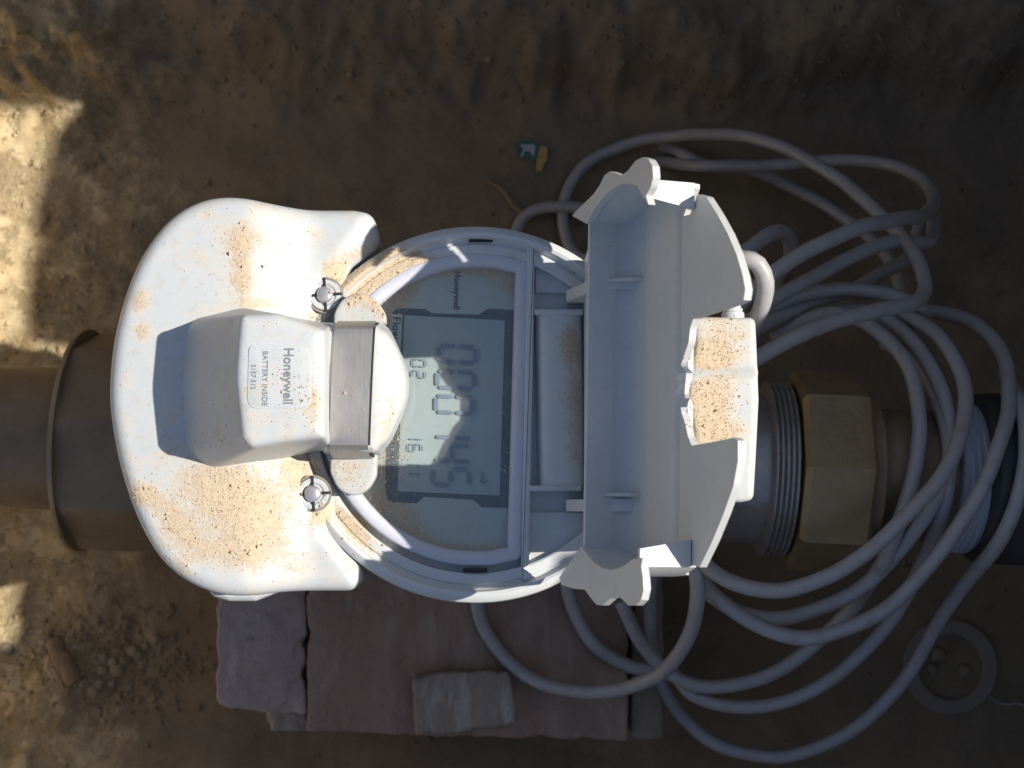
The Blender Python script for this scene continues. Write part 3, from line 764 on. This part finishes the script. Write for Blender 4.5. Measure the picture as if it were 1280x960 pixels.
def band(off, xa, xb):
    xa = P2(xa, 485, 20)[0]; xb = P2(xb, 485, 20)[0]; pts = []
    for t in np.linspace(0, 1, 40):
        y = ya+(yb-ya)*t; e = min(y-yb, ya-y); z = 22-.004*(y-sy)**2
        z = z-max(0, 3.6-e)**2*.55; pts.append((y, z))
    pts = [(ya+.2, 2)]+pts+[(yb-.2, 2)]; rings = []
    P_ = np.array(pts)
    for i, (y, z) in enumerate(pts):
        t = P_[min(i+1, len(P_)-1)]-P_[max(i-1, 0)]; t = t/np.linalg.norm(t); n_ = np.array([t[1], -t[0]]); n_ = n_ if n_[1] >= 0 else -n_
        if i in (0,): n_ = np.array([1.0, 0])
        if i == len(pts)-1: n_ = np.array([-1.0, 0])
        a = (y+n_[0]*off, z+n_[1]*off); b = (y-n_[0]*.4, z-n_[1]*.4); s = (y-sy)*.035
        rings.append([(xa+s, *a), (xb+s, *a), (xb+s, *b), (xa+s, *b)])
    return loft(rings)
mk('metal_strap', *band(.7, 415.5, 463.5), MST, WM, sharp=30)
mk('strap_slot', *band(.25, 463.6, 466.2), MDARK, clip, smooth=False)
for lst in (((417, 404), (417, 392), (426, 374), (448, 364), (470, 373), (482, 392), (482, 404)), ((413, 563), (412, 590), (422, 612), (441, 621), (460, 613), (470, 595), (471, 563))):
    tb = resample(rpoly(pp(lst, 5), [.5, 5, 8, 9, 8, 5, .5], 6), 1.2)
    dustify(mk('clip_tab', *dome(tb, 5.0, .8, 0.2, 1.3), MT, clip))
BMB = BVHTree.FromPolygons(mv, mf)
# sealing screws, each in a round recess with a cross of slots
for (a, b) in ((405, 367), (390.5, 617)):
    x, y, z = P(a, b, 4.0); z = BMB.ray_cast(Vector((x-3, y, 60)), Vector((0, 0, -1)))[0].z+.1
    sc = mk('screw', *lathe([(5.0, -6), (5.0, -.2), (4.7, .3), (3.6, .3), (2.9, -.3), (2.6, -.3), (2.5, .6), (2.1, 1.2), (1.2, 1.5), (.05, 1.5)], (x, y, z), 40), MW, BM)
    mk('screw_head', *lathe([(2.6, -.4), (2.55, .9), (2.1, 1.45), (1.2, 1.7), (.05, 1.75)], (x, y, z), 28), MSCR, sc)
    for k in range(4):
        an = k*math.pi/2+.06; cx, cy = x+math.cos(an)*3.9, y+math.sin(an)*3.9
        mk('slot', *box((cx, cy, z+.25), (3.2, .9, .5), .1, 1, rot=an), MDARK, sc)
    mk('recess_shadow', *lathe([(5.1, -.6), (5.1, -.05), (5.75, -.05), (5.75, -.6)], (x, y, z), 40, wrap=True, caps=False), MRB, sc)  # darker ring stands in for the recess shadow around the screw
kb = dome(resample(rpoly(pp([(258, 735), (345, 735), (338, 744), (318, 752), (285, 752), (264, 746)], -8), 2.5, 5), 1.2), -7, 3, -24)
mk('cover_latch', *kb, MW, BM)

# ---------------------------------------------------------------- pulse unit on the right of the meter
PU = thing('pulse_sender', P(905, 510, -38), 'sandy white plastic sensor box clipped to the meter behind the open lid', 'sensor box')
bx = resample(rpoly(pp([(866, 396), (944, 397), (948, 500), (943, 625), (926, 628), (868, 626), (864, 562), (866, 540), (858, 500), (860, 470), (868, 430)], 0), [2, 2.5, 10, 3, 2, 3, 1.5, 2, 6, 4, 2], 5), 1.2)
pgy = P2(900, 466, 0)[1]
def pu_z(V): return 2.0+1.2*np.exp(-((V[:, 1]-pgy)/1.1)**2)-.0015*(V[:, 1]-pgy)**2
dustify(mk('box_shell', *dome(bx, pu_z, 1.8, -38, 1.2), MW, PU, sharp=50))
gl = Geo(); q = P(916, 392, -4)
gl.add(*lathe([(3.6, -6), (3.6, 1.6), (3.1, 2.0), (3.1, 3.0), (2.6, 3.3), (2.6, 4.6), (1.8, 5.2)], (q[0], q[1]-1.5, -4), 28, axis='Y'))
gl.make('cable_gland', MW, PU)

# ---------------------------------------------------------------- cable: one coiled run
CR = 2.85
strands = [
 [(916, 382, -4), (908, 352, -4), (912, 330, -6), (930, 321, -3), (948, 329, -3), (957, 352, -5), (952, 380, -11), (941, 404, -24), (915, 450, -60), (890, 520, -75), (872, 600, -80), (868, 680, -78), (871, 718, -75),
  (872, 750, -78), (862, 792, -88), (830, 838, -105), (770, 864, -122), (700, 861, -134), (642, 832, -143), (606, 788, -145), (596, 745, -144), (610, 690, -140)],
 [(880, 380, -50), (905, 340, -60), (938, 310, -70), (968, 290, -82), (986, 300, -98), (986, 330, -120), (970, 370, -140), (940, 430, -150)],
 # ground-level loop at the top
 [(652, 330, -232), (645, 300, -233), (652, 275, -233), (672, 262, -232), (705, 258, -230), (740, 260, -228), (790, 262, -225)],
 [(770, 330, -225), (722, 320, -230), (706, 290, -232), (706, 250, -233), (728, 210, -233), (770, 185, -232), (812, 173, -228), (845, 170, -222), (880, 167, -205), (935, 171, -180), (990, 188, -165), (1048, 224, -148), (1100, 268, -128), (1136, 308, -110), (1154, 342, -98), (1154, 366, -90), (1136, 381, -82), (1090, 391, -72), (1040, 403, -64), (990, 424, -58), (950, 446, -56), (915, 470, -60)],
 [(812, 188, -249), (840, 186, -236), (862, 196, -224), (885, 206, -222), (940, 212, -222), (985, 232, -222), (1040, 262, -215), (1085, 295, -200), (1110, 325, -180), (1125, 360, -165), (1128, 400, -160)],
 [(800, 198, -252), (836, 203, -236), (880, 207, -214), (960, 206, -206), (1050, 201, -196), (1115, 206, -184), (1152, 224, -170), (1166, 248, -150), (1156, 268, -120), (1120, 273, -88), (1070, 286, -70), (1010, 314, -62), (960, 348, -58), (930, 375, -60), (900, 420, -70)],
 [(1160, 262, -160), (1167, 285, -140), (1160, 303, -125), (1120, 302, -115), (1060, 324, -105), (1000, 356, -98), (955, 385, -96), (920, 430, -100)],
 [(1150, 282, -150), (1140, 318, -140), (1105, 340, -130), (1050, 368, -120), (990, 388, -115), (945, 412, -112)],
 [(930, 402, -118), (990, 372, -112), (1055, 362, -112), (1110, 368, -112), (1150, 384, -110), (1152, 400, -118), (1100, 400, -125)],
 # right-hand loops
 [(965, 420, -120), (1030, 392, -110), (1070, 398, -104), (1110, 425, -98), (1136, 465, -92), (1143, 520, -88), (1136, 580, -88), (1118, 640, -90), (1092, 700, -96), (1060, 760, -110), (1000, 820, -120), (940, 852, -128), (880, 858, -132), (838, 842, -134), (800, 800, -132), (775, 750, -128)],
 [(980, 405, -130), (1060, 388, -118), (1110, 402, -108), (1150, 440, -100), (1178, 490, -92), (1186, 545, -86), (1172, 610, -84), (1130, 680, -82), (1075, 735, -86), (1020, 762, -90), (970, 772, -92), (920, 764, -94), (885, 742, -98)],
 [(1000, 400, -140), (1075, 380, -124), (1130, 394, -110), (1176, 425, -98), (1204, 470, -88), (1206, 525, -78), (1186, 580, -70), (1146, 632, -66), (1088, 685, -64), (1030, 722, -64), (975, 738, -64), (925, 730, -66), (885, 708, -72), (860, 670, -80)],
 [(1100, 428, -112), (1140, 450, -110), (1160, 500, -106), (1166, 560, -104), (1158, 640, -104), (1140, 720, -108), (1100, 790, -116), (1045, 845, -124), (985, 876, -130), (920, 884, -134), (866, 868, -138), (836, 838, -140), (790, 835, -142), (745, 808, -142), (718, 765, -140), (708, 725, -136), (715, 680, -130)],
 [(1040, 398, -150), (1110, 392, -140), (1180, 392, -128), (1228, 412, -112), (1254, 450, -98), (1256, 505, -86), (1240, 565, -78), (1212, 630, -76), (1172, 695, -78), (1120, 750, -80), (1060, 785, -80), (1000, 797, -80), (945, 782, -82), (900, 750, -84), (872, 715, -88), (850, 670, -95)],
 [(1236, 470, -120), (1238, 540, -116), (1222, 620, -118), (1190, 720, -124), (1158, 800, -132), (1112, 870, -142), (1048, 922, -152), (975, 946, -160), (905, 934, -166), (858, 902, -166), (830, 860, -160), (815, 810, -155), (812, 760, -150), (812, 700, -146)],
]
cg = Geo()
for s in strands:
    pts = [P(a, b, z) for a, b, z in s]; pts = [(x, y, max(z, gz(x, y)+CR-.4) if -240 < z < -200 else z) for x, y, z in pts]
    c_ = spline(pts, 2.6); zz = []
    for q in c_:
        px_ = 640+(q.x/.31); rad_ = 42 if 975 < px_ < 1080 else (33 if px_ < 975 else (25.5 if px_ < 1180 else 33.5)); d_ = (q-on_axis(984)); t_ = d_.dot(adir); rv = d_-adir*t_; need = rad_+CR
        lat = math.hypot(rv.x, rv.y)
        zz.append(max(q.z, AX+math.sqrt(max(need**2-lat**2, 0))) if (q.x > 95 and rv.z > -28 and lat < need) else q.z)
    ex = np.array([z_-q.z for z_, q in zip(zz, c_)]); e0 = ex.copy()
    for _ in range(90): ex = np.maximum(e0, (np.roll(ex, 1)+2*ex+np.roll(ex, -1))/4)
    zz = [q.z+e_ for q, e_ in zip(c_, ex)]
    c_ = [Vector((q.x+noise.noise(q/23)*.9, q.y+noise.noise(q/23+Vector((5, 5, 5)))*.9, z_)) for q, z_ in zip(c_, zz)]
    cg.add(*tube(c_, CR, 14, raw=True))
cable = cg.make('signal_cable', MCAB, None, loc=P(1050, 560, -110))
tag(cable, 'long light grey signal cable lying in loose coils right of the meter', 'cable')

# ---------------------------------------------------------------- small things on the pit floor
c = G(1186, 833)
o = mk('rubber_washer', *lathe([(15, 0), (15, 3.2), (15.6, 4), (21.6, 4), (22.4, 3.2), (22.4, 0)], (c[0], c[1], c[2]-.2), 56, wrap=True, caps=False), MRB, None, loc=c)
tag(o, 'flat grey rubber washer lying on the dirt at lower right', 'washer')
th = tube([G(1226, 864, .6), G(1240, 874, .8), G(1256, 880, .7), G(1276, 880, .7), G(1290, 896, .6)], .35, 6, 2)
tag(mk('thread_strand', *th, MTP, None, loc=G(1240, 874)), 'thin pale thread curling away from the rubber washer', 'thread')
s0, s1 = G(68, 800, 3.5), G(97, 852, 3.5); pts = [Vector(s0).lerp(Vector(s1), t)+Vector((noise.noise(Vector((t*5, 0, 0)))*1.2, 0, noise.noise(Vector((t*6, 5, 0)))*.8)) for t in np.linspace(0, 1, 12)]
MWD = brickmat('weathered_wood', (.25, .17, .10), (.37, .27, .17), (.42, .35, .26), (3, .6, 1))
tag(mk('stick', *tube(pts, lambda t: 4.3-.9*abs(t-.5)+.35*math.sin(t*17), 12, raw=True), MWD, None, loc=s0), 'short thick brown stick lying in the dirt at lower left', 'stick')
tw = tube([G(608, 226, 1), G(628, 238, 2), G(640, 255, 1.6), G(656, 270, 1.2)], 1.3, 8, 2)
tag(mk('twig', *tw, MWD, None, loc=G(640, 255)), 'small thin twig beside the cable end above the display', 'twig')
# printed scrap: green, white and yellow pieces of film
scp = G(668, 192)
SC = thing('wrapper_scrap', scp, 'tiny torn scrap printed green, white and yellow on the dirt', 'scrap')
def scrap(name, l, col, up):
    g = [P2(a, b, scp[2]+up) for a, b in l]; V, F, idx, d = patch(resample(g, 1.0), 1.0); n = len(V)
    h = [(a, b, scp[2]+up+.5*noise.noise(Vector((a/3, b/3, up)))) for a, b in V]
    return mk(name, h+[(a, b, c_-.15) for a, b, c_ in h], list(F)+[tuple(i+n for i in reversed(q)) for q in F]+[(idx[i], idx[(i+1) % len(idx)], idx[(i+1) % len(idx)]+n, idx[i]+n) for i in range(len(idx))], simple(name+'_film', col, .35, bumpd=.05), SC)
scrap('green_film', [(643, 178), (664, 176), (682, 184), (679, 200), (664, 200), (648, 196)], (.07, .14, .08), 1.0)
scrap('white_print', [(650, 181), (668, 180), (669, 185), (667, 196), (664, 192), (661, 189), (656, 189), (653, 196), (650, 195), (654, 187)], (.42, .46, .45), 1.7)
scrap('yellow_film', [(675, 182), (684, 184), (684, 200), (680, 204), (677, 213), (670, 214), (671, 200)], (.52, .33, .07), 1.5)

def pebble(r, seed, sq=.7):
    bm = bmesh.new(); bmesh.ops.create_icosphere(bm, subdivisions=2, radius=r); v = []
    for p in bm.verts:
        q = p.co; k = 1+.32*noise.noise(q/r*1.1+Vector((seed, seed*.7, 0)))+.12*noise.noise(q/r*3+Vector((0, seed, 1)))
        v.append((q.x*k, q.y*k, q.z*k*sq))
    f = [tuple(a.index for a in q.verts) for q in bm.faces]; bm.free(); return v, f
MPB = brickmat('pebble_stone', (.26, .20, .135), (.36, .29, .20), (.42, .36, .27))
protos = [pebble(1.0, s) for s in range(7)]
def put_pebble(px, py, r, label, group=None, i=0):
    c = G(px, py, r*.25); v, f = protos[i % 7]; a = random.uniform(0, 6.28)
    vv = [((x*math.cos(a)-y*math.sin(a))*r+c[0], (x*math.sin(a)+y*math.cos(a))*r+c[1], z*r+c[2]) for x, y, z in v]
    tag(mk('pebble', vv, f, MPB, None, loc=c, sharp=70), label, 'pebble', group)
lump = 'small pale pebble in the loose heap beside the brown stick'
for i, (a, b, r) in enumerate([(118, 862, 3.6), (124, 856, 3.0), (148, 838, 3.6), (141, 828, 2.5), (130, 822, 2.2), (128, 838, 2.4), (166, 813, 3.0), (172, 818, 2.4), (194, 799, 2.6), (107, 851, 2.0), (60, 798, 2.4), (56, 812, 2.2), (140, 855, 2.2), (155, 826, 2.0), (183, 808, 1.8)]):
    put_pebble(a, b, r, lump, 'pebbles heaped by the stick', i)
for i, (a, b, r, l) in enumerate([(438, 95, 2.0, 'tiny bright stone chip on the dirt above the meter, left of centre'), (611, 74, 1.8, 'tiny pale stone chip near the top edge of the picture, above the meter'), (260, 228, 1.6, 'tiny stone chip on the dirt just above the battery cover'),
                                  (10, 812, 3.6, 'small reddish pebble near the lower left edge'), (1172, 818, 4.0, 'grey pebble inside the upper left of the washer'), (1205, 838, 3.0, 'grey pebble inside the right of the washer'), (1165, 836, 3.0, 'small pebble touching the inner left of the washer')]):
    put_pebble(a, b, r, l, None, i+3)
# loose crumbs of earth nobody could count
g = Geo()
for i in range(2600):
    u = random.random()
    if u < .3: a, b = random.gauss(130, 60), random.gauss(830, 35)
    elif u < .5:
        a, b = random.uniform(-10, 130), random.uniform(110, 460)
        if noise.noise(Vector((a/22, b/22, 1))) < .08: continue
    elif u < .75: a, b = random.uniform(0, 1280), random.uniform(0, 130)
    else: a, b = random.uniform(0, 1280), random.uniform(0, 960)
    r = random.choice([.35, .45, .6, .8, 1.1, 1.5]) if random.random() < .9 else random.uniform(1.4, 2.2)
    c = G(a, b, r*.3); v, f = bmv = None, None
    k = [(1, 0, 0), (-1, 0, 0), (0, 1, 0), (0, -1, 0), (0, 0, 1), (0, 0, -1)]
    an = random.uniform(0, 6.28); q = [random.uniform(.6, 1.3) for _ in range(6)]
    vv = [((x*math.cos(an)-y*math.sin(an))*r*w_+c[0], (x*math.sin(an)+y*math.cos(an))*r*w_+c[1], z*r*.7*w_+c[2]) for (x, y, z), w_ in zip(k, q)]
    g.add(vv, [(0, 2, 4), (2, 1, 4), (1, 3, 4), (3, 0, 4), (2, 0, 5), (1, 2, 5), (3, 1, 5), (0, 3, 5)])
tag(g.make('earth_crumbs', MS, None, smooth=False, loc=(0, 0, GZ)), 'loose crumbs of dried earth scattered over the pit floor', 'earth', kind='stuff')

# ---------------------------------------------------------------- sand grains lying on the meter
bpy.context.view_layer.update()
VV, FF = [], []
for o in bpy.data.objects:
    if o.type != 'MESH' or o is ground or o.name.startswith(('earth_crumbs', 'cover_glass', 'signal', 'lettering', 'digit')): continue
    r = o
    while r.parent: r = r.parent
    if r not in (WM, PU): continue
    n = len(VV); mw = o.matrix_world
    VV += [tuple((mw@v.co)/MM) for v in o.data.vertices]; FF += [tuple(i+n for i in p.vertices) for p in o.data.polygons]
for o in bpy.data.objects:
    if o.name.startswith('cover_glass'):
        n = len(VV); VV += [tuple((o.matrix_world@v.co)/MM) for v in o.data.vertices]; FF += [tuple(i+n for i in p.vertices) for p in o.data.polygons]
MBVH = BVHTree.FromPolygons(VV, FF)
cands = np.column_stack([np.random.uniform(130, 960, 190000), np.random.uniform(230, 770, 190000)])
dd = dust_at(cands[:, 0], cands[:, 1]); pr = np.clip(dd, 0, 1)**1.6*.34+.0014
keep = cands[np.random.rand(len(cands)) < pr]
gv, gf = [], []
O = Vector(CAM)
for a, b in keep:
    h = MBVH.ray_cast(O, Vector(raydir(a, b)).normalized())
    if h[0] is None or h[1].z < .55 or h[0].z < -16: continue
    cl = noise.noise(Vector((a/9, b/9, 0)))+.5*noise.noise(Vector((a/3.5, b/3.5, 2)))
    if cl < random.uniform(-.75, .25): continue
    r = random.choice([.13, .16, .2, .26])*random.uniform(.8, 1.25)
    if random.random() < .012: r = random.uniform(.4, .75)
    p = h[0]; n = len(gv); an = random.uniform(0, 6.28); ca, sa = math.cos(an), math.sin(an)
    for x, y, z in ((1, 0, 0), (-.5, .87, 0), (-.5, -.87, 0), (0, 0, 1.1), (0, 0, -.6)):
        s = r*random.uniform(.7, 1.3); gv.append((p.x+(x*ca-y*sa)*s, p.y+(x*sa+y*ca)*s, p.z+z*s+r*.3))
    gf += [(n, n+1, n+3), (n+1, n+2, n+3), (n+2, n, n+3), (n+1, n, n+4), (n+2, n+1, n+4), (n, n+2, n+4)]
sg = mk('sand', gv, gf, MGR, None, smooth=False, loc=(0, 0, 0))
tag(sg, 'fine tan sand grains sprinkled over the top of the meter', 'sand', kind='stuff')
print('grains', len(gf)//6, 'tris', sum(len(o.data.polygons) for o in bpy.data.objects if o.type == 'MESH'))
